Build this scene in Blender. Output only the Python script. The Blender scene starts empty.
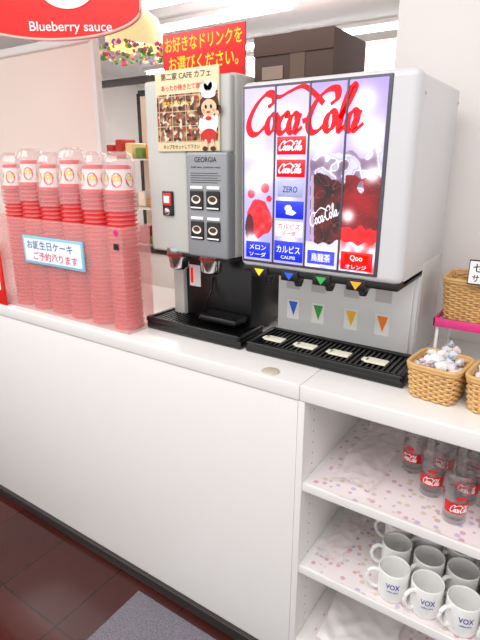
import bpy, bmesh, math, random
from mathutils import Vector, Matrix, noise
random.seed(7)
S=bpy.context.scene
S.view_settings.view_transform='Standard'
S.view_settings.look='None'

def lin(c):
    return tuple((x/12.92 if x<=0.04045 else ((x+0.055)/1.055)**2.4) for x in c[:3])
_m={}
def mat(name,col,rough=.5,metal=0,es=0,ecol=None,coat=0,var=.03,vscale=12,bump=0,bscale=60,alpha=1):
    if name in _m: return _m[name]
    m=bpy.data.materials.new(name); m.use_nodes=True
    nt=m.node_tree; b=nt.nodes['Principled BSDF']
    c=lin(col)
    tc=nt.nodes.new('ShaderNodeTexCoord')
    n=nt.nodes.new('ShaderNodeTexNoise'); n.inputs['Scale'].default_value=vscale
    nt.links.new(tc.outputs['Object'],n.inputs['Vector'])
    r=nt.nodes.new('ShaderNodeMix'); r.data_type='RGBA'
    r.inputs[6].default_value=tuple(x*(1-var) for x in c)+(1,)
    r.inputs[7].default_value=tuple(min(1,x*(1+var)) for x in c)+(1,)
    nt.links.new(n.outputs['Fac'],r.inputs[0])
    nt.links.new(r.outputs[2],b.inputs['Base Color'])
    b.inputs['Roughness'].default_value=rough
    b.inputs['Metallic'].default_value=metal
    b.inputs['Coat Weight'].default_value=coat
    if es:
        b.inputs['Emission Color'].default_value=lin(ecol or col)+(1,)
        b.inputs['Emission Strength'].default_value=es
    if bump:
        n2=nt.nodes.new('ShaderNodeTexNoise'); n2.inputs['Scale'].default_value=bscale
        nt.links.new(tc.outputs['Object'],n2.inputs['Vector'])
        bp=nt.nodes.new('ShaderNodeBump'); bp.inputs['Strength'].default_value=bump; bp.inputs['Distance'].default_value=.01
        nt.links.new(n2.outputs['Fac'],bp.inputs['Height']); nt.links.new(bp.outputs['Normal'],b.inputs['Normal'])
    if alpha<1: b.inputs['Alpha'].default_value=alpha
    _m[name]=m; return m

def clear(name,tint=(1,1,1),base=.04,edge=.5,diff=.0,dcol=(1,1,1)):
    m=bpy.data.materials.new(name); m.use_nodes=True; nt=m.node_tree
    for n in list(nt.nodes): nt.nodes.remove(n)
    o=nt.nodes.new('ShaderNodeOutputMaterial')
    t=nt.nodes.new('ShaderNodeBsdfTransparent'); t.inputs[0].default_value=lin(tint)+(1,)
    g=nt.nodes.new('ShaderNodeBsdfGlossy'); g.inputs['Roughness'].default_value=.1
    lw=nt.nodes.new('ShaderNodeLayerWeight'); lw.inputs[0].default_value=.5
    pw=nt.nodes.new('ShaderNodeMath'); pw.operation='POWER'; pw.inputs[1].default_value=4
    nt.links.new(lw.outputs['Facing'],pw.inputs[0])
    mr=nt.nodes.new('ShaderNodeMapRange'); mr.inputs[3].default_value=base; mr.inputs[4].default_value=edge
    nt.links.new(pw.outputs[0],mr.inputs[0])
    mx=nt.nodes.new('ShaderNodeMixShader'); nt.links.new(mr.outputs[0],mx.inputs[0])
    nt.links.new(t.outputs[0],mx.inputs[1]); nt.links.new(g.outputs[0],mx.inputs[2])
    out=mx
    if diff>0:
        d=nt.nodes.new('ShaderNodeBsdfDiffuse'); d.inputs[0].default_value=lin(dcol)+(1,)
        tl=nt.nodes.new('ShaderNodeBsdfTranslucent'); tl.inputs[0].default_value=lin(dcol)+(1,)
        a=nt.nodes.new('ShaderNodeMixShader'); a.inputs[0].default_value=.3
        nt.links.new(d.outputs[0],a.inputs[1]); nt.links.new(tl.outputs[0],a.inputs[2])
        m2=nt.nodes.new('ShaderNodeMixShader'); m2.inputs[0].default_value=diff
        nt.links.new(mx.outputs[0],m2.inputs[1]); nt.links.new(a.outputs[0],m2.inputs[2]); out=m2
    nt.links.new(out.outputs[0],o.inputs[0]); return m

def paintmat(name,rough=.5,es=0,dark=1):
    m=bpy.data.materials.new(name); m.use_nodes=True; nt=m.node_tree; b=nt.nodes['Principled BSDF']
    a=nt.nodes.new('ShaderNodeAttribute'); a.attribute_name='Col'
    mm=nt.nodes.new('ShaderNodeMix'); mm.data_type='RGBA'; mm.inputs[0].default_value=1-dark; mm.inputs[7].default_value=(.01,.01,.01,1)
    nt.links.new(a.outputs['Color'],mm.inputs[6]); nt.links.new(mm.outputs[2],b.inputs['Base Color'])
    b.inputs['Roughness'].default_value=rough
    if es:
        nt.links.new(a.outputs['Color'],b.inputs['Emission Color']); b.inputs['Emission Strength'].default_value=es
    return m

def empty(name,loc=(0,0,0)):
    e=bpy.data.objects.new(name,None); S.collection.objects.link(e); e.location=loc; e.empty_display_size=.05
    return e

_tx={}
def textgeo(body):
    if body in _tx: return _tx[body]
    cu=bpy.data.curves.new('t','FONT'); cu.body=body; cu.size=1; cu.resolution_u=3; cu.offset=.012
    ob=bpy.data.objects.new('t',cu); S.collection.objects.link(ob)
    bpy.context.view_layer.update()
    dg=bpy.context.evaluated_depsgraph_get(); me=bpy.data.meshes.new_from_object(ob.evaluated_get(dg))
    vs=[(v.co.x,v.co.y) for v in me.vertices]; fs=[tuple(p.vertices) for p in me.polygons]
    bpy.data.objects.remove(ob); bpy.data.curves.remove(cu); bpy.data.meshes.remove(me)
    _tx[body]=(vs,fs); return _tx[body]

def cat(pts,closed=False,n=8):
    P=[Vector(p) for p in pts]; out=[]; N=len(P)
    segs=N if closed else N-1
    for i in range(segs):
        if closed: a,b,c,d=P[(i-1)%N],P[i],P[(i+1)%N],P[(i+2)%N]
        else: a,b,c,d=P[max(i-1,0)],P[i],P[i+1],P[min(i+2,N-1)]
        for k in range(n):
            t=k/n
            out.append(.5*((2*b)+(c-a)*t+(2*a-5*b+4*c-d)*t*t+(3*b-a-3*c+d)*t**3))
    if not closed: out.append(P[-1].copy())
    return out

def ell(cx,cy,rx,ry,n=8):
    return [(cx+rx*math.cos(2*math.pi*i/n),cy+ry*math.sin(2*math.pi*i/n)) for i in range(n)]
LOGO=[ # (points, closed)
 ([(1.2,1.3),(1.5,1.5),(1.45,1.85),(1.05,1.95),(.55,1.6),(.2,1.0),(.12,.45),(.4,.05),(.85,.05),(1.35,.5)],False),
 (ell(1.62,.5,.26,.42),True),
 ([(1.75,.95),(1.95,.75),(2.1,.85)],False),
 ([(2.6,.72),(2.5,.95),(2.25,.8),(2.1,.4),(2.25,.08),(2.5,.08),(2.8,.4)],False),
 (ell(3.0,.48,.25,.42),True),
 ([(3.32,.95),(3.2,.35),(3.3,.06),(3.6,.3)],False),
 ([(3.55,.55),(3.85,.62)],False),
 ([(5.0,1.25),(5.3,1.5),(5.2,1.9),(4.7,1.9),(4.2,1.5),(3.95,.9),(3.95,.4),(4.2,.05),(4.6,.08),(5.0,.5)],False),
 ([(.9,1.95),(1.8,1.75),(2.4,1.95),(3.2,2.15),(4.0,1.75),(4.6,1.3)],False),
 (ell(5.2,.5,.25,.42),True),
 ([(5.7,.6),(6.0,1.3),(6.15,1.9),(5.95,1.95),(5.8,1.3),(5.75,.4),(5.85,.06),(6.1,.3)],False),
 (ell(6.4,.48,.24,.42),True),
 ([(6.7,.95),(6.58,.35),(6.68,.06),(7.05,.35)],False),
]
class MB:
    def __init__(s): s.v=[];s.f=[];s.mi=[];s.sm=[];s.mats=[]
    def idx(s,m):
        if m not in s.mats: s.mats.append(m)
        return s.mats.index(m)
    def add(s,vs,fs,m,smooth=False):
        o=len(s.v); i=s.idx(m); s.v+= [tuple(v) for v in vs]
        for f in fs: s.f.append(tuple(o+k for k in f)); s.mi.append(i); s.sm.append(smooth)
        return s
    def box(s,x0,x1,y0,y1,z0,z1,m,r=0,seg=3,rot=None,piv=None):
        bm=bmesh.new(); bmesh.ops.create_cube(bm,size=1)
        for v in bm.verts: v.co=Vector((x0+(v.co.x+.5)*(x1-x0),y0+(v.co.y+.5)*(y1-y0),z0+(v.co.z+.5)*(z1-z0)))
        if r>0: bmesh.ops.bevel(bm,geom=bm.edges[:],offset=r,segments=seg,affect='EDGES',profile=.5)
        if rot is not None:
            p=Vector(piv or ((x0+x1)/2,(y0+y1)/2,(z0+z1)/2))
            for v in bm.verts: v.co=rot@(v.co-p)+p
        bm.verts.index_update()
        s.add([v.co[:] for v in bm.verts],[[v.index for v in f.verts] for f in bm.faces],m,r>0)
        bm.free(); return s
    def lathe(s,prof,c,m,n=24,smooth=True,cap=False,axis='z',squash=1):
        vs=[];fs=[]
        for r,z in prof:
            for k in range(n):
                a=2*math.pi*k/n
                x,y=r*math.cos(a),r*math.sin(a)*squash
                vs.append((c[0]+x,c[1]+y,c[2]+z) if axis=='z' else (c[0]+x,c[1]+z,c[2]+y))
        for j in range(len(prof)-1):
            for k in range(n):
                k2=(k+1)%n; fs.append((j*n+k,j*n+k2,(j+1)*n+k2,(j+1)*n+k))
        if cap: fs.append(tuple(range(n))); fs.append(tuple(range((len(prof)-1)*n,len(prof)*n)))
        return s.add(vs,fs,m,smooth)
    def tube(s,pts,r,m,n=6,closed=False):
        P=[Vector(p) for p in pts]; N=len(P); vs=[];fs=[]
        for i in range(N):
            if closed: t=P[(i+1)%N]-P[i-1]
            else: t=P[min(i+1,N-1)]-P[max(i-1,0)]
            t.normalize(); up=Vector((0,0,1)) if abs(t.z)<.9 else Vector((1,0,0))
            a=t.cross(up).normalized(); b=a.cross(t)
            for k in range(n):
                q=2*math.pi*k/n; vs.append(P[i]+r*(math.cos(q)*a+math.sin(q)*b))
        for i in range(N if closed else N-1):
            j=(i+1)%N
            for k in range(n): k2=(k+1)%n; fs.append((i*n+k,i*n+k2,j*n+k2,j*n+k))
        if not closed: fs.append(tuple(range(n))); fs.append(tuple(range((N-1)*n,N*n)))
        return s.add(vs,fs,m,True)
    def ribbon(s,pts,w,m,place,closed=False,pen=.6):
        P=cat(pts,closed,6); N=len(P); vs=[];fs=[]
        for i in range(N):
            t=(P[(i+1)%N]-P[i-1]) if closed else P[min(i+1,N-1)]-P[max(i-1,0)]
            t.normalize(); nn=Vector((-t.y,t.x)); ang=math.atan2(t.y,t.x)
            ww=w*(.35+.65*abs(math.sin(ang-pen)))*.5
            for q in (1,-1): p=P[i]+nn*ww*q; vs.append(place(p.x,p.y))
        for i in range(N if closed else N-1):
            j=(i+1)%N; fs.append((2*i,2*i+1,2*j+1,2*j))
        return s.add(vs,fs,m)
    def logo(s,cx,cz,w,h,m,place3,thick=.26):
        for k,(p,c) in enumerate(LOGO):
            s.ribbon([Vector((a+.22*b,b)) for a,b in p],thick*(.7 if k==8 else 1),m,lambda x,z:place3(cx+(x-3.75)/7.5*w,cz+(z-1)/2.2*h,k),c)
        return s
    def text(s,body,cx,cz,w,h,m,place3):
        vs,fs=textgeo(body)
        if not vs: return s
        xs=[v[0] for v in vs]; zs=[v[1] for v in vs]; x0,x1,z0,z1=min(xs),max(xs),min(zs),max(zs)
        sx=w/(x1-x0) if w else h/(z1-z0); sz=h/(z1-z0) if h else sx
        return s.add([place3(cx+(x-(x0+x1)/2)*sx,cz+(z-(z0+z1)/2)*sz,0) for x,z in vs],fs,m)
    def obj(s,name,parent=None):
        me=bpy.data.meshes.new(name); me.from_pydata(s.v,[],s.f)
        for m in s.mats: me.materials.append(m)
        me.polygons.foreach_set('material_index',s.mi); me.polygons.foreach_set('use_smooth',s.sm)
        me.update(); o=bpy.data.objects.new(name,me); S.collection.objects.link(o)
        if parent: o.parent=parent
        return o
def box(name,x0,x1,y0,y1,z0,z1,m,r=0,parent=None,seg=3): return MB().box(x0,x1,y0,y1,z0,z1,m,r,seg).obj(name,parent)
def P(y):  # flat placement on plane facing -y
    return lambda x,z,k=0: (x,y-k*.00004,z)
def paint(name,x0,x1,z0,z1,y,nx,nz,f,m,parent):
    vs=[];cs=[]
    for j in range(nz+1):
        for i in range(nx+1):
            x=x0+(x1-x0)*i/nx; z=z0+(z1-z0)*j/nz
            vs.append((x,y,z)); cs+=list(lin(f(x,z)))+[1]
    fs=[(j*(nx+1)+i,j*(nx+1)+i+1,(j+1)*(nx+1)+i+1,(j+1)*(nx+1)+i) for j in range(nz) for i in range(nx)]
    me=bpy.data.meshes.new(name); me.from_pydata(vs,[],fs); me.materials.append(m)
    ca=me.color_attributes.new('Col','FLOAT_COLOR','POINT'); ca.data.foreach_set('color',cs)
    o=bpy.data.objects.new(name,me); S.collection.objects.link(o); o.parent=parent; return o
def mixc(a,b,t):
    t=max(0,min(1,t)); return tuple(a[i]*(1-t)+b[i]*t for i in range(3))
def sst(e0,e1,x):
    t=max(0,min(1,(x-e0)/(e1-e0))); return t*t*(3-2*t)
def nz3(x,z,s,o=0): return noise.noise(Vector((x*s,o,z*s)))

# ---------- materials
WHITE=mat('white_laminate',(.945,.935,.925),.22,coat=.3,var=.01)
WHITE2=mat('white_shelf_board',(.93,.92,.91),.4,var=.01)
WALL=mat('wall_paint',(.93,.91,.90),.6,var=.015,vscale=3)
BLACK=mat('black_plastic',(.06,.06,.065),.3)
DARK=mat('dark_gap',(.12,.11,.11),.6)
RED=mat('red_sign',(.88,.08,.07),.35)
YEL=mat('yellow_text',(1,.88,.15),.5)
TWHITE=mat('white_text',(1,1,1),.5)
TBLACK=mat('black_text',(.08,.08,.09),.5)
TBLUE=mat('blue_text',(.1,.2,.65),.5)
SILV=mat('silver_paint',(.60,.61,.63),.35,metal=.2)
CHROME=mat('chrome',(.8,.8,.8),.15,metal=1)
BEIGE=mat('machine_grey',(.78,.78,.76),.35,var=.01)
LGREY=mat('dispenser_shell',(.84,.84,.85),.3,var=.01)

# ---------- room
def tilemat():
    m=bpy.data.materials.new('floor_tiles'); m.use_nodes=True; nt=m.node_tree; b=nt.nodes['Principled BSDF']
    tc=nt.nodes.new('ShaderNodeTexCoord'); br=nt.nodes.new('ShaderNodeTexBrick')
    br.offset=0; br.inputs['Color1'].default_value=lin((.29,.10,.08))+(1,); br.inputs['Color2'].default_value=lin((.24,.08,.065))+(1,)
    br.inputs['Mortar'].default_value=lin((.14,.06,.05))+(1,); br.inputs['Scale'].default_value=1
    br.inputs['Mortar Size'].default_value=.003; br.inputs['Brick Width'].default_value=.3; br.inputs['Row Height'].default_value=.3
    nt.links.new(tc.outputs['Object'],br.inputs['Vector']); nt.links.new(br.outputs['Color'],b.inputs['Base Color'])
    b.inputs['Roughness'].default_value=.1
    n=nt.nodes.new('ShaderNodeTexNoise'); n.inputs['Scale'].default_value=6; bp=nt.nodes.new('ShaderNodeBump'); bp.inputs['Strength'].default_value=.06
    nt.links.new(tc.outputs['Object'],n.inputs['Vector']); nt.links.new(n.outputs['Fac'],bp.inputs['Height']); nt.links.new(bp.outputs['Normal'],b.inputs['Normal'])
    return m
box('floor',-7,3,-3.5,6.2,-.1,0,tilemat())
CEIL=mat('ceiling_panel',(.93,.94,.95),.7,var=.02,vscale=2)
box('ceiling',-7,3,-3.5,6.2,2.8,2.9,CEIL)
box('wall_back',-7,3,6,6.2,0,2.8,mat('far_wall',(.88,.86,.83),.7,var=.10,vscale=1.2))
box('wall_left',-7,-6.9,-3.5,6,0,2.8,WALL)
box('wall_partition',-.52,2.6,.56,.75,0,2.8,WALL)
TUBE=mat('fluorescent_tube',(1,1,1),.5,es=14)
for (y,x0,x1) in ((3.4,-4.6,-2.4),(2.7,-3.6,-1.2),(4.6,-4.2,-.6),(5.3,-6,-3)):
    e=empty('ceiling_light')
    box('housing',x0,x1,y-.09,y+.09,2.76,2.8,WHITE2,parent=e)
    box('tube',x0+.03,x1-.03,y-.03,y+.03,2.72,2.76,TUBE,parent=e)

# ---------- counter
ct=empty('serving_counter')
box('front_body',-3.4,-.505,.004,.55,0,.886,WHITE,.001,ct)
box('top_slab_left',-3.4,-.5005,0,.556,.888,.93,WHITE,.003,ct)
box('top_slab_right',-.499,1.0,0,.556,.888,.93,WHITE,.003,ct)
box('cabinet_side',-.503,-.485,.002,.5,0,.887,WHITE2,.001,ct)
box('cabinet_side_right',.8,.82,.002,.5,0,.887,WHITE2,.001,ct)
box('cabinet_back',-.485,.8,.48,.5,0,.887,WHITE2,0,ct)
for i,z in enumerate((.655,.39,.125)): box('shelf_board_%d'%(i+1),-.485,.8,.006,.48,z-.024,z,WHITE2,.0015,ct)
box('plinth',-.485,.8,.02,.04,0,.1,WHITE2,0,ct)
pb2=MB()
for yy in (.06,.40):
    for k in range(24):
        z=.14+k*.032
        pb2.add([(-.4846,yy+.0022*math.cos(a),z+.0022*math.sin(a)) for a in [i*math.pi/4 for i in range(8)]],[tuple(range(8))],DARK)
pb2.obj('peg_holes',ct)
box('baseboard_counter',-3.4,-.2,-.012,.004,0,.04,mat('baseboard_dark',(.2,.18,.18),.35),.002)
MB().lathe([(.0001,.0045),(.02,.0045),(.023,.003),(.024,0)],(-.60,.03,.9301),mat('grommet_cream',(.80,.77,.69),.5),24).obj('cable_grommet')

# ---------- floor mat
box('entrance_mat',-1.07,.3,-.75,-.05,.0005,.012,mat('grey_carpet',(.50,.48,.52),.95,var=.6,vscale=160,bump=.8,bscale=220),.004)

# ---------- cola dispenser
cd=empty('soda_dispenser')
box('body_shell',-.735,-.315,.135,.48,1.17,1.622,LGREY,.006,cd)
box('lower_column',-.725,-.315,.285,.48,.93,1.172,LGREY,.004,cd)
box('side_skirt',-.327,-.313,.30,.5,.93,1.2,BEIGE,.003,cd)
box('door',-.737,-.308,.092,.134,1.183,1.628,LGREY,.018,cd,6)
DFR=mat('door_frame_grey',(.34,.34,.38),.35,metal=.3)
box('door_inner_frame',-.727,-.362,.0895,.1,1.197,1.618,DFR,.003,cd)
cols=[-.7225,-.634,-.5455,-.457,-.3685]
dv=MB()
for c in cols[1:4]: dv.box(c-.0022,c+.0022,.0855,.092,1.20,1.616,DFR,.001,2)
dv.obj('panel_dividers',cd)
HOT=((-.70,1.49,.022),(-.655,1.43,.024),(-.60,1.54,.02),(-.585,1.435,.016),(-.60,1.36,.014),(-.51,1.50,.030),(-.405,1.50,.028),(-.50,1.56,.020),(-.59,1.262,.015),(-.44,1.33,.012),(-.70,1.255,.014),(-.42,1.57,.018),(-.66,1.56,.018),(-.69,1.40,.02),(-.39,1.42,.014))  # backlight lamp hotspots (x, z, radius), painted into the panel colours
def cola_art(x,z):
    top=(.84,.80,1.0); c=mixc((.70,.66,.97),top,sst(1.25,1.6,z))
    if x>-.5455: c=mixc(c,(.68,.58,.90),.75)
    c=mixc(c,(.94,.92,1),.25*(.5+nz3(x,z,14)))
    if x<-.634:
        d=((x+.675)/.036)**2+((z-1.31)/.048)**2
        if d<1+.5*nz3(x,z,40): c=mixc((.86,.03,.08),(.95,.35,.4),.25+nz3(x,z,60,3))
        for (bx,bz,br) in ((-.70,1.37,.011),(-.66,1.385,.012),(-.648,1.36,.008),(-.69,1.345,.009)):
            if (x-bx)**2+(z-bz)**2<br*br: c=(.93,.12,.2)
        if ((x+.705)/.013)**2+((z-1.285)/.035)**2<1: c=(.35,.05,.12)
    if x>-.5455:
        zt=1.432+.02*nz3(x,0,30)
        xl=-.530-(z-1.25)*.05
        if 1.245<z<zt+.05 and x>xl:
            fac=nz3(x,z,34); 
            if z<zt-.02+.03*nz3(x,z,45):
                cc=mixc((.40,.05,.08),(.12,.02,.04),.5+1.1*fac)
                r=abs(nz3(x,z,48,2))
                if r<.03: cc=mixc(cc,(.80,.42,.45),.45)
                if x>-.457: cc=mixc(cc,(.70,.05,.10),.55+.5*nz3(x,z,18,6))
                e=abs(x-(xl+.005)); 
                if e<.004: cc=(.75,.65,.75)
                c=cc
            elif z<zt+.035+.03*nz3(x,0,25,4):
                v=nz3(x,z,42,1); c=mixc((.84,.84,.95),(.50,.38,.50),.5+1.6*v)
                if abs(v)<.05: c=(.96,.96,1)
        if x>-.457:
            hb=1.305+.012*nz3(x,0,60)
            if z<hb: c=mixc((.86,.02,.08),(.93,.12,.15),.5+nz3(x,z,50))
            if z<1.272+.02*nz3(x,0,40,9): c=mixc((.98,.94,1),(.88,.3,.32),.2+1.2*nz3(x,z,50))
        elif z<1.265+.015*nz3(x,0,40): c=mixc((.78,.76,.95),(.95,.95,1),.5+nz3(x,z,50))
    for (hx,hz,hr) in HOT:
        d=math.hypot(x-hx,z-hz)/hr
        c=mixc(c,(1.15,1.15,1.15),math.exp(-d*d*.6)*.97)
    return c
ART=paintmat('backlit_print',.2,1.15,.08)
for i in range(4):
    paint('display_panel_%d'%(i+1),cols[i]+.0018,cols[i+1]-.0018,1.204,1.612,.0885,56,230,cola_art,ART,cd)
REDL=mat('logo_red',(.80,.01,.09),.4,es=.55)
lg=MB().logo(-.560,1.555,.315,.100,REDL,P(.0880),.42); lg.obj('script_lettering',cd)
WL=mat('label_white',(.9,.9,.95),.4,es=.4); BL=mat('label_blue',(.08,.16,.75),.4,es=.8); RL=mat('label_red',(.90,.04,.09),.4,es=.7); OR=mat('label_orange',(.96,.35,.12),.4,es=.6); GL=mat('label_grey',(.66,.68,.84),.4,es=.3)
lb=MB()
def label(x0,x1,z0,z1,m): lb.box(x0,x1,.0868,.0884,z0,z1,m,.0006,1)
c2=(cols[1]+cols[2])/2; c1=(cols[0]+cols[1])/2; c3=(cols[2]+cols[3])/2; c4=(cols[3]+cols[4])/2
label(c2-.038,c2+.038,1.463,1.503,RL); label(c2-.038,c2+.038,1.412,1.452,RL)
lb.logo(c2,1.483,.066,.022,WL,P(.0866),.5); lb.logo(c2,1.432,.066,.022,WL,P(.0866),.5)
label(c2-.034,c2+.034,1.366,1.402,GL); lb.text('ZERO',c2,1.384,.04,.014,TBLUE,P(.0866))
label(c2-.038,c2+.038,1.315,1.357,BL); lb.lathe([(.0001,0),(.010,0)],(c2-.003,.0866,1.340),WL,16,axis='y',squash=.8); lb.lathe([(.0001,0),(.016,0)],(c2+.004,.0864,1.330),WL,5,axis='y',squash=.45)
OT=mat('t_or',(.9,.25,.1),.5)
label(c2-.038,c2+.038,1.27,1.308,WL); lb.text('カルピス',c2,1.297,.06,.014,OT,P(.0866)); lb.text('ソーダ',c2,1.280,.04,.012,OT,P(.0866))
label(c2-.040,c2+.040,1.210,1.260,BL); lb.text('カルピス',c2,1.240,.066,.018,WL,P(.0866)); lb.text('CALPIS',c2,1.220,.04,.008,WL,P(.0866))
label(c1-.036,c1+.036,1.210,1.252,BL); lb.text('メロン',c1,1.238,.05,.013,WL,P(.0866)); lb.text('ソーダ',c1,1.220,.05,.012,WL,P(.0866))
label(c3-.040,c3+.040,1.208,1.256,WL); label(c3-.036,c3+.036,1.212,1.246,BL); lb.text('烏龍茶',c3,1.229,.05,.02,WL,P(.0860))
label(c4-.038,c4+.038,1.208,1.25,RL); label(c4-.030,c4+.030,1.225,1.246,OR); lb.text('Qoo',c4,1.236,.03,.015,WL,P(.0860)); lb.text('オレンジ',c4,1.216,.05,.01,WL,P(.0866))
def tilt(x,z,k=0):
    dx,dz=x+.500,z-1.330; a=.42
    return (-.500+dx*math.cos(a)-dz*math.sin(a),.0878-k*.00004,1.330+dx*math.sin(a)+dz*math.cos(a))
lb.logo(-.500,1.330,.082,.032,WL,tilt,.34)
lb.obj('flavour_labels',cd)
vb=MB(); tri=[(1,.85,.1),(.15,.35,.85),(.2,.65,.3),(.98,.65,.1)]
for i,cx in enumerate((c1,c2,c3,c4)):
    vb.box(cx-.024,cx+.024,.095,.15,1.158,1.185,BLACK,.003)
    vb.lathe([(.016,0),(.013,-.018),(.009,-.03),(.0001,-.03)],(cx,.15,1.165),BLACK,16)
    m=mat('tri%d'%i,tri[i],.4,es=.3)
    vb.add([(cx-.014,.0944,1.180),(cx+.014,.0944,1.180),(cx,.0944,1.161)],[(0,1,2)],m)
vb.obj('valve_nozzles',cd)
box('valve_shelf',-.73,-.315,.10,.30,1.168,1.186,BLACK,.002,cd)
sp=MB().box(-.72,-.325,.274,.284,.955,1.168,mat('splash_steel',(.86,.86,.86),.3,metal=.1,var=.02),.002)
cc=[(.15,.4,.85),(.2,.65,.25),(.98,.72,.1),(.98,.5,.1)]
for i,cx in enumerate((-.668,-.587,-.487,-.398)):
    m=mat('pennant%d'%i,cc[i],.5)
    sp.add([(cx-.015,.2725,1.052),(cx+.015,.2725,1.052),(cx+.002,.2725,1.008)],[(0,1,2)],m)
    sp.add([(cx-.02,.273,1.058),(cx+.02,.273,1.058),(cx+.02,.273,.998),(cx-.02,.273,.998)],[(0,1,2,3)],mat('pennant_card',(.93,.93,.90),.5))
    sp.add([(cx-.024,.2728,1.145),(cx+.02,.2728,1.145),(cx+.02,.2728,1.09),(cx-.024,.2728,1.09)],[(0,1,2,3)],mat('pennant_card2',(.78,.76,.76),.5))
sp.obj('splash_panel',cd)
tr=MB().box(-.735,-.285,.115,.274,.931,.950,BLACK,.006)
tr.box(-.735,-.285,.115,.128,.945,.962,BLACK,.005); tr.box(-.735,-.722,.115,.274,.945,.962,BLACK,.005); tr.box(-.298,-.285,.115,.274,.945,.962,BLACK,.005); tr.box(-.735,-.285,.262,.274,.945,.962,BLACK,.004)
for k in range(30): tr.box(-.718+k*.0142,-.713+k*.0142,.13,.26,.951,.956,BLACK)
cream=mat('drip_pad_cream',(.95,.94,.86),.5)
for i,cx in enumerate((-.675,-.575,-.475,-.375)):
    tr.box(cx-.028,cx+.028,.165,.20,.956,.961,cream,.002)
    tr.box(cx-.038,cx-.02,.172,.193,.956,.961,cream,.002)
tr.obj('drip_tray',cd)
sl=MB()
for v in ((.47,1.59),(.16,1.585),(.47,1.2)): sl.box(-.316,-.3125,v[0]-.003,v[0]+.003,v[1]-.003,v[1]+.003,CHROME,.001)
sl.obj('side_screws',cd)

# ---------- coffee machine
cm=empty('coffee_machine')
box('body_shell',-1.09,-.79,.15,.46,1.185,1.665,BEIGE,.012,cm)
box('front_door',-1.088,-.936,.125,.155,1.187,1.660,BEIGE,.01,cm)
box('upper_front',-.936,-.792,.128,.155,1.47,1.660,BEIGE,.008,cm)
box('control_panel',-.934,-.792,.1135,.155,1.187,1.472,SILV,.008,cm)
cp=MB(); py=.113
cp.text('GEORGIA',-.863,1.452,.075,.013,TBLACK,P(py)); cp.text('Café time  premium roast',-.863,1.432,.1,.007,TBLACK,P(py))
for k in range(5): cp.box(-.915,-.812+(.0 if k%2 else -.01),py,py+.001,1.392+k*.006,1.3935+k*.006,TBLACK)
PIC=mat('button_dark',(.10,.08,.08),.25); CUPW=mat('button_cup',(.9,.88,.85),.4,es=.2); COF=mat('button_coffee',(.35,.16,.06),.4)
for i,bx in enumerate((-.895,-.838)):
    for j,bz in enumerate((1.345,1.262)):
        cp.box(bx-.023,bx+.023,py-.004,py+.002,bz-.026,bz+.026,PIC,.003)
        cp.lathe([(.0001,0),(.016,0)],(bx,py-.0045,bz+.002),CUPW,20,axis='y',squash=.7)
        cp.lathe([(.0001,0),(.012,0)],(bx,py-.005,bz+.004),COF,20,axis='y',squash=.6)
        cp.box(bx-.021,bx+.021,py-.003,py+.002,bz+.030,bz+.038,TWHITE,.001)
        cp.box(bx-.02,bx+.02,py-.0045,py-.004,bz-.022,bz-.018,TWHITE)
cp.obj('selection_buttons',cm)
bt=MB(); bt.box(-1.03,-.99,.118,.128,1.295,1.365,PIC,.003); bt.box(-1.025,-.995,.116,.12,1.325,1.36,mat('lit_red',(.8,.1,.08),.3,es=.5),.002); bt.box(-1.02,-1.0,.114,.12,1.332,1.352,TWHITE,.001)
bt.lathe([(.0001,-.008),(.009,-.008),(.011,0)],(-1.01,.118,1.308),CHROME,20,axis='y')
bt.box(-.9365,-.9345,.1245,.126,1.19,1.66,DARK)
bt.obj('coin_button',cm)
nz=MB()
for cx in (-1.005,-.88):
    nz.lathe([(.036,.02),(.036,-.005),(.033,-.012),(.030,-.04),(.022,-.048),(.0001,-.048)],(cx,.155,1.18),CHROME,28)
    nz.lathe([(.0365,.002),(.0365,-.006),(.034,-.007)],(cx,.155,1.18),mat('nozzle_ring',(.6,.15,.12),.3),28)
nz.box(-1.08,-.80,.135,.30,1.176,1.188,BLACK,.002)
nz.obj('coffee_nozzles',cm)
box('recess_back',-1.045,-.792,.235,.46,.94,1.185,BLACK,.004,cm)
box('left_leg',-1.088,-1.046,.22,.46,.93,1.186,BEIGE,.004,cm)
bk=MB(); bk.box(-1.03,-.985,.2335,.2345,1.06,1.13,TWHITE,0); bk.box(-1.025,-1.015,.2325,.2335,1.07,1.12,RL)
bk.box(-.94,-.80,.16,.235,.975,.995,BLACK,.006); bk.tube([(-.93,.17,1.0),(-.93,.22,1.06),(-.93,.23,1.1)],.003,BLACK)
bk.obj('recess_details',cm)
t=MB().box(-1.115,-.748,.11,.24,.931,.958,BLACK,.008); t.box(-1.115,-.748,.108,.122,.955,.972,BLACK,.006);t.box(-1.115,-1.10,.108,.24,.955,.972,BLACK,.006);t.box(-.763,-.748,.108,.24,.955,.972,BLACK,.006)
for k in range(24): t.box(-1.095+k*.0142,-1.089+k*.0142,.125,.235,.958,.965,BLACK)
t.obj('drip_tray',cm)
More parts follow.
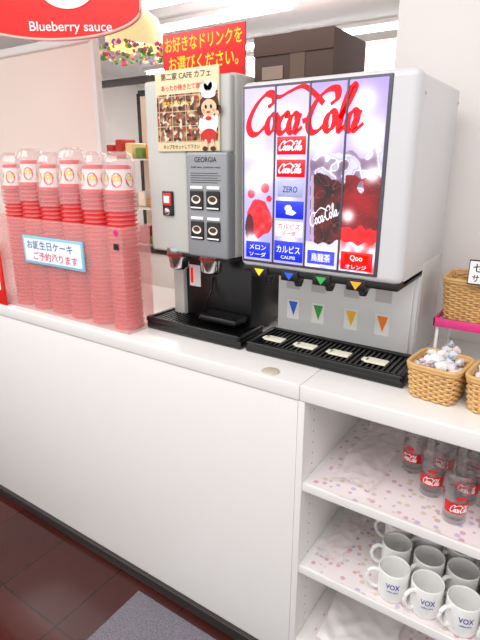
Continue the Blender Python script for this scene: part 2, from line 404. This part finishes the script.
# poster
po=empty('cafe_poster')
box('board',-1.037,-.820,.1195,.1245,1.474,1.680,mat('poster_board',(.93,.86,.70),.5),.001,po)
def post(x,z):
    c=(.40,.24,.16); n=nz3(x,z,55); c=mixc(c,(.85,.7,.5),.35+1.3*n)
    if nz3(x,z,80,5)>.2: c=(.66,.22,.15)
    if nz3(x,z,70,8)>.28: c=(.90,.85,.75)
    if nz3(x,z,90,3)<-.25: c=(.18,.1,.08)
    fx=(x+1.025)/.0475; fz=(z-1.5)/.0383
    if abs(fx-round(fx))<.02 or abs(fz-round(fz))<.025: c=(.9,.82,.68)
    return c
paint('photo',-1.034,-.823,1.498,1.620,.119,120,75,post,paintmat('poster_print',.4),po)
BRT=mat('brown_text',(.3,.12,.06),.5)
pt=MB(); pt.text('第二家 CAFE カフェ',-.93,1.664,.17,.018,BRT,P(.1190)); pt.text('あったか挽きたて珈琲',-.94,1.636,.15,.015,RED,P(.1190)); pt.text('カップをセットして下さい',-.95,1.486,.13,.011,BRT,P(.1190)); 
pt.text('焼きたてクッキー',-.96,1.597,.10,.012,YEL,P(.1188)); pt.obj('lettering',po)
ch=MB(); SK=mat('cartoon_skin',(.98,.80,.66),.5); HR=mat('cartoon_hair',(.3,.15,.08),.5); APR=mat('apron',(.80,.18,.12),.5)
def disc(x,z,rx,rz,m,k): ch.add([(x+rx*math.cos(a),.1175-k*.0004,z+rz*math.sin(a)) for a in [i*math.pi/12 for i in range(24)]],[tuple(range(24))],m)
disc(-.852,1.535,.026,.034,TWHITE,0); disc(-.852,1.512,.026,.018,APR,1)
for sx in (-.011,.011): disc(-.852+sx,1.490,.006,.014,SK,2); disc(-.852+sx*1.2,1.480,.009,.006,HR,3)
disc(-.85,1.587,.031,.027,HR,1); disc(-.881,1.575,.009,.011,HR,1); disc(-.819,1.575,.009,.011,HR,1); disc(-.851,1.580,.025,.021,SK,2); disc(-.851,1.613,.023,.010,TWHITE,3); disc(-.866,1.627,.014,.013,TWHITE,4);disc(-.838,1.628,.015,.014,TWHITE,4);disc(-.852,1.633,.014,.013,TWHITE,4)
disc(-.860,1.583,.0035,.005,TBLACK,5);disc(-.843,1.583,.0035,.005,TBLACK,5);disc(-.852,1.570,.007,.0025,RED,5);disc(-.868,1.575,.004,.003,mat('cheek',(.98,.6,.5),.5),5);disc(-.835,1.575,.004,.003,mat('cheek',(.98,.6,.5),.5),5)
disc(-.852,1.555,.010,.005,RED,4);disc(-.826,1.548,.006,.017,TWHITE,3);disc(-.824,1.567,.006,.006,SK,4);disc(-.878,1.54,.006,.016,TWHITE,3);disc(-.879,1.522,.005,.005,SK,4)
ch.obj('chef_character',po)
# red sign behind
rs=empty('drink_notice_sign')
box('board',-1.165,-.86,.30,.306,1.6662,1.815,RED,.001,rs)
r=MB(); r.text('お好きなドリンクを',-1.012,1.785,.285,.042,YEL,P(.2995)); r.text('お選びください。',-1.012,1.731,.26,.042,YEL,P(.2995)); r.obj('lettering',rs)
box('base_clip',-.96,-.9,.28,.33,1.6655,1.675,CHROME,.002,rs)
# cardboard box
cb=MB().box(-.765,-.545,.20,.40,1.6285,1.745,mat('dark_cardboard',(.28,.20,.17),.6,var=.1),.003)
cb.box(-.765,-.545,.196,.2,1.70,1.745,mat('dark_cardboard_flap',(.32,.23,.19),.6),.001); cb.box(-.66,-.62,.1985,.402,1.64,1.7465,mat('tape',(.38,.29,.24),.3))
cb.box(-.74,-.68,.1975,.2,1.645,1.675,mat('box_label',(.55,.47,.42),.6)); cb.obj('cardboard_box')

# ---------- cups
cs=empty('cup_stack_rack')
CR=mat('cup_red',(.88,.10,.14),.3,var=.05); CW=mat('cup_white',(.98,.96,.95),.35); CPK=mat('cup_rim_light',(.95,.50,.50),.35)
LID=clear('clear_lid',(.99,.98,.98),.09,.7,.16,(1,.98,.98))
cm2=MB(); lid=MB()
for i in range(6):
        cx=-1.166-i*.106; yy=.084; zt=1.350+.010*random.random()
        z=.936
        while z<zt:
            cm2.lathe([(.0405,z),(.0465,z+.001),(.0470,z+.006),(.0465,z+.007)],(cx,yy,0),CR,26,smooth=False)
            cm2.lathe([(.0465,z+.007),(.0405,z+.0075),(.040,z+.0135)],(cx,yy,0),CPK,26,smooth=False)
            z+=.0135
        cm2.lathe([(.048,z),(.048,z+.004),(.045,z+.005),(.044,z+.012)],(cx,yy,0),CR,26)
        cm2.lathe([(.044,z+.012),(.0365,z+.072)],(cx,yy,0),CW,26)
        cm2.lathe([(.0367,z+.070),(.036,z+.080),(.034,z+.083),(.0001,z+.083)],(cx,yy,0),CR,26)
        for ang in (-100,-40,-160,20,80,140):
            a0=math.radians(ang+45)
            def cyl(x,zz,k=0,a0=a0,cx=cx,yy=yy,z=z):
                rr=.0442-(zz-.012)*.125+k*.0002; a=a0+x/.040
                return (cx+rr*math.cos(a),yy+rr*math.sin(a),z+zz)
            n=16
            cm2.add([cyl(.0165*math.cos(2*math.pi*q/n),.040+.021*math.sin(2*math.pi*q/n),2) for q in range(n)],[tuple(range(n))],CR)
            cm2.add([cyl(.012*math.cos(2*math.pi*q/n),.045+.008*math.sin(2*math.pi*q/n),4) for q in range(n)],[tuple(range(n))],YEL)
            cm2.add([cyl(.009*math.cos(2*math.pi*q/n),.032+.006*math.sin(2*math.pi*q/n),5) for q in range(n)],[tuple(range(n))],CW)
        # crumpled clear wrapping around the top of each stack
        rings=[(.0505,z-.05),(.0508,z-.02),(.0505,z+.01),(.050,z+.04),(.0485,z+.07),(.046,z+.092),(.038,z+.110),(.026,z+.120),(.012,z+.112)]
        N=30; vs=[];fs=[]
        for (r_,zz) in rings:
            for q in range(N):
                a=2*math.pi*q/N; rr=r_+.0022*noise.noise(Vector((math.cos(a)*3,math.sin(a)*3+i*5,zz*40)))
                vs.append((cx+rr*math.cos(a),yy+rr*math.sin(a),zz+(.006*noise.noise(Vector((a*2,i,zz*30))) if zz>z+.08 else 0)))
        for j in range(len(rings)-1):
            for q in range(N): q2=(q+1)%N; fs.append((j*N+q,j*N+q2,(j+1)*N+q2,(j+1)*N+q))
        lid.add(vs,fs,LID,False)
cm2.obj('paper_cups',cs); lid.obj('plastic_sleeves',cs)
ACR=clear('pink_acrylic',(1,.97,.97),.04,.35,.20,(1,.87,.86))
ac=MB()
X0,X1,Y0,Y1,ZT=-1.82,-1.112,.026,.145,1.262
ac.box(X0,X1,Y0,Y0+.003,.932,ZT,ACR); ac.box(X0,X1,Y1-.003,Y1,.932,ZT,ACR); ac.box(X1-.003,X1,Y0+.003,Y1-.003,.932,ZT,ACR)
ac.box(X0,X0+.003,Y0+.003,Y1-.003,.932,ZT,ACR); ac.box(X0,X1,Y0+.003,Y1-.003,.9305,.934,WHITE2)
ac.obj('acrylic_bin',cs)
MB().lathe([(.0001,.0),(.010,0)],(-1.135,.0255,1.245),mat('magenta_tag',(.85,.1,.5),.5),12,axis='y').obj('round_tag',cs)
box('bin_label',-1.147,-1.127,.0235,.0262,1.195,1.213,TBLACK,0,cs)
bs=empty('birthday_notice')
box('card',-1.60,-1.285,.0205,.0262,1.110,1.205,mat('notice_blue',(.55,.80,.90),.5),.001,bs)
b=MB(); b.box(-1.59,-1.295,.0198,.0205,1.119,1.196,mat('notice_white',(.95,.97,.98),.5)); b.text('お誕生日ケーキ',-1.455,1.176,.24,.029,mat('notice_ink',(.15,.4,.65),.5),P(.0195)); b.text('ご予約承ります',-1.43,1.139,.23,.029,mat('notice_pink',(.85,.2,.45),.5),P(.0195)); b.obj('lettering',bs)
rp=empty('price_poster'); box('board',-1.98,-1.735,.006,.012,.931,1.16,RED,.001,rp)
b=MB(); b.text('SALE',-1.80,1.12,.09,.03,TWHITE,P(.0055)); b.box(-1.97,-1.755,.005,.006,.99,1.08,TWHITE); b.obj('lettering',rp)

# ---------- red hanging sign (turned toward the shop entrance)
hs=empty('hanging_menu_sign',(-1.676,.282,0)); hs.rotation_euler=(0,0,math.radians(35))
b=MB(); rx=.325
ring=[(rx*math.cos(a),1.960+.10*math.sin(a)) for a in [math.pi+math.pi*k/40 for k in range(41)]]
ring=ring+[(rx,2.30),(0,2.36),(-rx,2.30)]
n=len(ring)
v=[(x,0,z) for x,z in ring]+[(x,.03,z) for x,z in ring]
b.add(v,[tuple(range(n)),tuple(range(n,2*n))]+[(k,(k+1)%n,n+(k+1)%n,n+k) for k in range(n)],mat('lit_red_sign',(.88,.06,.05),.35,es=.35))
b.tube([(x,.0,z) for x,z in ring],.005,mat('sign_trim',(.95,.80,.75),.4),8,True)
b.obj('board',hs)
b=MB(); b.text('Blueberry sauce',.075,1.896,.29,.040,TWHITE,P(-.0055))
YP=mat('yogurt_pic',(.97,.93,.92),.5,es=.3)
b.lathe([(.0001,0),(.10,0)],(.07,-.005,2.03),YP,32,axis='y',squash=.75)
b.lathe([(.0001,0),(.05,0)],(.07,-.0056,2.025),mat('berry_pic',(.45,.1,.3),.5,es=.1),32,axis='y',squash=.6)
b.lathe([(.0001,0),(.07,0)],(-.17,-.005,2.04),YP,32,axis='y',squash=.75)
b.obj('lettering',hs)
b=MB(); 
for x in (-.2,.2): b.tube([(x,.015,2.30),(x,.015,2.8)],.004,CHROME)
b.obj('hanging_wires',hs)

# ---------- pendant lamp with flowers
pl=empty('pendant_lamp')
pc=(-2.17,1.2,0)
SH=mat('lamp_shade_cream',(.98,.88,.66),.5,es=.4,ecol=(1,.88,.62))
MB().lathe([(.155,2.03),(.155,2.06),(.15,2.12),(.13,2.17),(.08,2.205),(.02,2.215),(.02,2.25),(.0001,2.25)],pc,SH,36).obj('shade',pl)
MB().lathe([(.0001,2.05),(.05,2.06),(.06,2.1),(.03,2.14)],pc,mat('lamp_bulb',(1,.95,.8),.5,es=5),20).obj('bulb',pl)
MB().tube([(-2.17,1.2,2.25),(-2.17,1.2,2.8)],.004,BLACK).obj('cord',pl)
fl=[mat('flower%d'%i,c,.6) for i,c in enumerate([(.90,.35,.6),(.98,.75,.3),(.45,.70,.35),(.97,.97,.97),(.65,.4,.8),(.4,.6,.3)])]
g=MB()
def blob(mb,c,r,m,sq=1,j=.25,sub=1):
    bm=bmesh.new(); bmesh.ops.create_icosphere(bm,subdivisions=sub,radius=r)
    for vv in bm.verts: vv.co*= 1+random.uniform(-j,j); vv.co.z*=sq
    bm.verts.index_update()
    mb.add([(vv.co.x+c[0],vv.co.y+c[1],vv.co.z+c[2]) for vv in bm.verts],[[q.index for q in f.verts] for f in bm.faces],m,False); bm.free()
for k in range(150):
    a=random.uniform(0,2*math.pi); rr=.165+random.uniform(-.015,.03)
    blob(g,(pc[0]+rr*math.cos(a),pc[1]+rr*math.sin(a),2.005+random.uniform(-.03,.035)),random.uniform(.007,.016),random.choice(fl))
g.obj('flower_garland',pl)

# ---------- background
rb=empty('roller_screen')
box('cream_screen',-3.9,-2.2,.92,.93,.4,2.02,mat('screen_fabric',(.96,.89,.85),.8,var=.03,vscale=2),0,rb)
box('screen_rail',-3.9,-2.18,.9,.95,2.02,2.06,WHITE2,.005,rb)
box('screen_post',-2.2,-2.17,.905,.945,0,2.8,WHITE2,.003,rb)
dc=empty('display_case')
FR=mat('case_frame',(.12,.12,.13),.3)
b=MB()
for x in (-2.75,-1.62):
    for y in (1.35,1.8): b.box(x-.015,x+.015,y-.015,y+.015,0,1.9,FR,.003)
for z in (.9,1.9): b.box(-2.75,-1.62,1.335,1.365,z-.02,z+.02,FR,.003); b.box(-2.75,-1.62,1.785,1.815,z-.02,z+.02,FR,.003)
b.obj('frame',dc)
box('case_base',-2.75,-1.62,1.35,1.8,0,.88,WHITE2,.004,dc)
b=MB(); b.box(-2.74,-1.63,1.36,1.79,1.15,1.16,WHITE2); b.box(-2.74,-1.63,1.36,1.79,1.45,1.46,WHITE2); b.box(-2.74,-1.63,1.79,1.80,.9,1.88,mat('case_back',(.86,.80,.74),.6)); b.obj('case_shelves',dc)
g=MB(); fm=[mat('food%d'%i,c,.6) for i,c in enumerate([(.85,.55,.2),(.9,.8,.6),(.4,.55,.25),(.7,.2,.15),(.95,.93,.9)])]
for z in (.92,1.165,1.465):
    for k in range(12):
        x=-2.68+k*.09
        g.box(x-.032,x+.032,1.42,1.55,z-.004,z+random.uniform(.04,.12),random.choice(fm),.01)
g.obj('packaged_snacks',dc)
# far stall
st=empty('market_stall')
AW1=mat('awning_pink',(.93,.66,.62),.6); AW2=mat('awning_white',(.97,.95,.94),.6)
b=MB()
for k in range(14):
    x=-3.0+k*.15; b.add([(x,3.0,2.05),(x+.15,3.0,2.05),(x+.15,3.5,2.4),(x,3.5,2.4)],[(0,1,2,3)],AW1 if k%2 else AW2)
    b.add([(x,3.0,2.05),(x+.15,3.0,2.05),(x+.15,3.0,1.97),(x,3.0,1.97)],[(0,1,2,3)],AW2 if k%2 else AW1)
b.obj('awning',st)
b=MB()
for x in (-3.0,-.9):
    b.box(x-.02,x+.02,3.0,3.04,0,2.05,WHITE2); b.box(x-.02,x+.02,3.46,3.5,0,2.4,WHITE2)
b.box(-3,-.9,3.0,3.5,0,.9,WHITE2); b.obj('stall_frame',st)

# ---------- baskets
WK=mat('wicker',(.86,.69,.45),.6,var=.2,vscale=90)
def rrect(cx,cy,hx,hy,r,n=56):
    out=[]
    for k in range(n):
        a=2*math.pi*k/n; c,s_=math.cos(a),math.sin(a); e=.35
        out.append((cx+hx*math.copysign(abs(c)**e,c)*1.0,cy+hy*math.copysign(abs(s_)**e,s_)))
    L=[0]
    for k in range(n): L.append(L[-1]+math.dist(out[k],out[(k+1)%n]))
    res=[];m=96
    for q in range(m):
        d=L[-1]*q/m; k=max(i for i in range(n) if L[i]<=d); t=(d-L[k])/max(1e-9,L[k+1]-L[k])
        A,B=out[k],out[(k+1)%n]; res.append((A[0]+(B[0]-A[0])*t,A[1]+(B[1]-A[1])*t))
    return res
WRAP=[mat('wrap%d'%i,c,.25) for i,c in enumerate([(.97,.97,.98),(.95,.94,.95),(.85,.89,.95),(.95,.88,.90)])]
def basket(cx,cy,z0,hx,hy,h,rot,fill=True):
    e=empty('wicker_basket',(cx,cy,z0)); e.rotation_euler=(0,0,rot)
    b=MB(); rows=int(h/.0062)
    for j in range(rows):
        tt=j/rows; ex=1-.14*(1-tt); pts=rrect(0,0,hx*ex,hy*ex,0)
        out=[]
        for q,(x,y) in enumerate(pts):
            o=.0022*(1 if (q//3+j)%2 else -1); d=math.hypot(x,y)
            out.append((x*(1+o/d),y*(1+o/d),.004+j*.0062))
        b.tube(out,.0032,WK,5,True)
    top=rrect(0,0,hx*1.02,hy*1.02,0)
    for dz,o in ((0,0),(.006,.002)): b.tube([(x*(1+o*8),y*(1+o*8),h+dz) for x,y in top],.0048,WK,6,True)
    bot=rrect(0,0,hx*.86,hy*.86,0); 
    for q in range(0,96,3):
        b.tube([(bot[q][0],bot[q][1],.002),(top[q][0]*.98,top[q][1]*.98,h+.004)],.0022,WK,5)
    b.add([(x,y,.003) for x,y in bot],[tuple(range(96))],WK)
    b.obj('woven_body',e)
    if fill:
        g=MB()
        for k in range(46):
            x=random.uniform(-.8,.8)*hx; y=random.uniform(-.8,.8)*hy
            z=h*.65+random.uniform(0,.75)*h*(1.15-abs(x/hx)*.5-abs(y/hy)*.4)
            blob(g,(x,y,z),random.uniform(.008,.015),random.choice(WRAP),.7,.4)
        g.box(-hx*.8,hx*.8,-hy*.8,hy*.8,.008,h*.55,WRAP[1],.004)
        g.obj('wrapped_sweets',e)
basket(-.213,.138,.931,.056,.060,.075,-.12)
basket(-.083,.135,.931,.060,.062,.075,-.1)
# rack with upper basket
PK=mat('pink_metal',(.92,.25,.55),.3)
rk=MB()
for x in (-.262,.06):
    for y in (.30,.46): rk.tube([(x,y,.931),(x,y,1.062)],.004,TWHITE)
rk.box(-.272,.07,.288,.294,1.045,1.068,PK,.002); rk.box(-.272,.07,.464,.47,1.045,1.068,PK,.002); rk.box(-.272,-.266,.288,.47,1.045,1.068,PK,.002); rk.box(.064,.07,.288,.47,1.045,1.068,PK,.002)
rk.box(-.268,.066,.294,.464,1.05,1.056,WHITE2)
rk.obj('tiered_rack')
basket(-.200,.375,1.060,.066,.066,.10,0,False)
basket(-.055,.375,1.060,.066,.066,.10,0,False)
g=MB(); 
for k in range(30): blob(g,(-.2+random.uniform(-.04,.16),.250+random.uniform(-.02,.02),.945+random.uniform(0,.07)),random.uniform(.010,.016),random.choice(WRAP),.7,.4)
g.box(-.26,-.02,.225,.275,.931,.955,WRAP[0],.004)
g.obj('sugar_packet_pile')
sc=empty('price_card'); box('card',-.205,-.115,.286,.2875,1.165,1.225,TBLACK,0,sc)
b=MB(); b.box(-.203,-.117,.2855,.286,1.168,1.222,TWHITE); b.text('セルフ',-.160,1.206,.07,.02,TBLACK,P(.2853)); b.text('サービス',-.160,1.181,.07,.018,TBLACK,P(.2853)); b.tube([(-.155,.2865,1.06),(-.155,.2865,1.17)],.002,CHROME); b.obj('lettering',sc)

# ---------- shelf liners
def floral():
    m=bpy.data.materials.new('floral_cloth'); m.use_nodes=True; nt=m.node_tree; b=nt.nodes['Principled BSDF']
    tc=nt.nodes.new('ShaderNodeTexCoord'); v=nt.nodes.new('ShaderNodeTexVoronoi'); v.inputs['Scale'].default_value=48
    nt.links.new(tc.outputs['Object'],v.inputs['Vector'])
    cr=nt.nodes.new('ShaderNodeValToRGB'); cr.color_ramp.elements[0].position=.28; cr.color_ramp.elements[0].color=(1,1,1,1); cr.color_ramp.elements[1].position=.36; cr.color_ramp.elements[1].color=(0,0,0,1)
    nt.links.new(v.outputs['Distance'],cr.inputs[0])
    c2=nt.nodes.new('ShaderNodeValToRGB'); c2.color_ramp.interpolation='CONSTANT'
    E=c2.color_ramp.elements; E[0].color=lin((.86,.68,.74))+(1,); E[1].position=.5; E[1].color=lin((.80,.74,.86))+(1,); e=E.new(.75); e.color=lin((.86,.81,.74))+(1,)
    sp=nt.nodes.new('ShaderNodeSeparateColor'); nt.links.new(v.outputs['Color'],sp.inputs[0]); nt.links.new(sp.outputs[0],c2.inputs[0])
    mx=nt.nodes.new('ShaderNodeMix'); mx.data_type='RGBA'; mx.inputs[6].default_value=lin((.94,.90,.90))+(1,)
    nt.links.new(cr.outputs[0],mx.inputs[0]); nt.links.new(c2.outputs[0],mx.inputs[7]); nt.links.new(mx.outputs[2],b.inputs['Base Color']); b.inputs['Roughness'].default_value=.8
    return m
FLO=floral()
def sheet(name,x0,x1,y0,y1,z,amp,m,nx=60,ny=40,seed=0,thick=None,sc=9,jag=0):
    vs=[]
    for j in range(ny+1):
        for i in range(nx+1):
            x=x0+(x1-x0)*i/nx; y=y0+(y1-y0)*j/ny
            h=noise.noise(Vector((x*sc,y*sc,seed)))*.5+.5+.3*noise.noise(Vector((x*sc*3,y*sc*3,seed+4)))
            dx=jag*noise.noise(Vector((y*12,x*3,seed+2))); dy=jag*noise.noise(Vector((x*12,seed+7,y*3)))
            vs.append((x+dx,y+dy,z+.0015+max(0,h)*amp))
    fs=[(j*(nx+1)+i,j*(nx+1)+i+1,(j+1)*(nx+1)+i+1,(j+1)*(nx+1)+i) for j in range(ny) for i in range(nx)]
    return MB().add(vs,fs,m,True).obj(name)
for i,z in enumerate((.655,.39,.125)):
    sheet('shelf_liner',-.47+.01*i,.78,.012,.44,z,.001,FLO,seed=i*3,jag=.006)
PLB=clear('plastic_bag',(1,1,1),.05,.4,.45,(.98,.96,.95))
sheet('plastic_bag',-.43,-.315,.05,.36,.658,.03,PLB,seed=11,sc=14,jag=.02)
sheet('plastic_bag',-.46,-.385,.06,.34,.393,.025,PLB,seed=21,sc=16,jag=.015)
sheet('paper_bag_sheet',-.44,-.24,.03,.25,.129,.02,mat('tissue',(.95,.93,.92),.6),seed=31,sc=9,jag=.03)

# ---------- glasses
GLS=clear('drinking_glass_clear',(.98,.98,.98),.06,.6,.03,(.97,.97,.97))
GR=mat('glass_print_red',(.85,.08,.12),.4)
def glass(cx,cy,z0,i):
    b=MB(); b.lathe([(.0001,.0),(.024,0),(.026,.004),(.0255,.03),(.028,.07),(.032,.105),(.033,.132),(.0318,.133),(.0305,.105),(.0265,.07),(.024,.03),(.0235,.012),(.0001,.010)],(cx,cy,z0),GLS,32)
    def rad(h): return .0262+ .0055*max(0,(h-.03)/.075)+.0006
    vs=[];fs=[];n=32
    a0=-80+i*20
    for q in range(n+1):
        a=math.radians(a0-75+150*q/n)
        for h in (.032,.062): vs.append((cx+rad(h)*math.cos(a),cy+rad(h)*math.sin(a),z0+h))
    for q in range(n): fs.append((2*q,2*q+2,2*q+3,2*q+1))
    b.add(vs,fs,GR,True)
    for off in (0,1.8,-1.8):
        def pl3(x,h,k=0,off=off):
            a=math.radians(a0)+off+x/.030; r_=rad(h)+.0006+k*.00003; return (cx+r_*math.cos(a),cy+r_*math.sin(a),z0+h)
        if off==0: b.logo(0,.047,.046,.021,TWHITE,pl3,.42)
        b.add([pl3(.012*math.cos(q*math.pi/6),.075+.006*math.sin(q*math.pi/6)) for q in range(12)],[tuple(range(12))],GR)
    b.obj('drinking_glass')
k=0
for (x,y) in ((-.265,.225),(-.2,.15),(-.13,.078),(-.19,.24),(-.122,.165),(-.052,.09),(-.112,.25),(-.045,.175),(.025,.1)):
    glass(x,y,.6575,(k*7)%3-1); k+=1

# ---------- mugs
MG=mat('mug_ceramic',(.95,.95,.94),.15,coat=.5,var=.01)
def mug(cx,cy,z0,ha,lt):
    b=MB(); b.lathe([(.0001,0),(.033,0),(.036,.003),(.038,.012),(.0385,.082),(.0378,.085),(.036,.085),(.0352,.080),(.0345,.014),(.030,.008),(.0001,.007)],(cx,cy,z0),MG,36)
    c,s_=math.cos(ha),math.sin(ha)
    pts=cat([(.036,.068),(.05,.072),(.062,.062),(.065,.045),(.058,.028),(.045,.018),(.036,.018)],False,5)
    b.tube([(cx+p.x*c,cy+p.x*s_,z0+p.y) for p in pts],.0052,MG,10)
    def pl3(x,h,k=0): a=math.radians(lt)+x/.0387; return (cx+.0390*math.cos(a),cy+.0390*math.sin(a),z0+h)
    b.text('VOX',0,.054,.034,.015,TBLUE,pl3); b.text('coffee time',0,.039,.028,.005,TBLUE,pl3)
    b.obj('coffee_mug')
for j,y in enumerate((.055,.142,.230)):
    for i in range(5):
        x=-.243+i*.084-j*.02+random.uniform(-.002,.002)
        mug(x,y+random.uniform(-.003,.003),.3925,math.radians(200+random.uniform(-20,20)) if i==0 else math.radians(232+random.uniform(-8,8)),-72+random.uniform(-8,8))

# ---------- lights
def area(name,loc,size,e,col=(1,1,1),sy=None):
    l=bpy.data.lights.new(name,'AREA'); l.energy=e; l.size=size; l.color=col
    if sy: l.shape='RECTANGLE'; l.size_y=sy
    o=bpy.data.objects.new(name,l); S.collection.objects.link(o); o.location=loc; return o
area('ceiling_lamp_panel',(-.3,-1.4,2.75),2.2,46,(1,.98,.96),1.2)
area('ceiling_lamp_panel',(-2.8,-1.2,2.75),2.2,44,(1,.98,.96),1.2)
area('ceiling_lamp_panel',(-3,3,2.68),4,160,(1,.98,.94),3)
w=bpy.data.worlds.new('World'); S.world=w; w.use_nodes=True
w.node_tree.nodes['Background'].inputs[0].default_value=(1,.985,.975,1); w.node_tree.nodes['Background'].inputs[1].default_value=1.14

cam=bpy.data.cameras.new('Camera'); co=bpy.data.objects.new('Camera',cam); S.collection.objects.link(co)
cam.sensor_fit='VERTICAL'; cam.sensor_height=36; cam.lens=28.125; cam.clip_start=.02
co.location=(0,-1.0,1.45); co.rotation_euler=(math.radians(90-17.7),0,math.radians(34))
S.camera=co
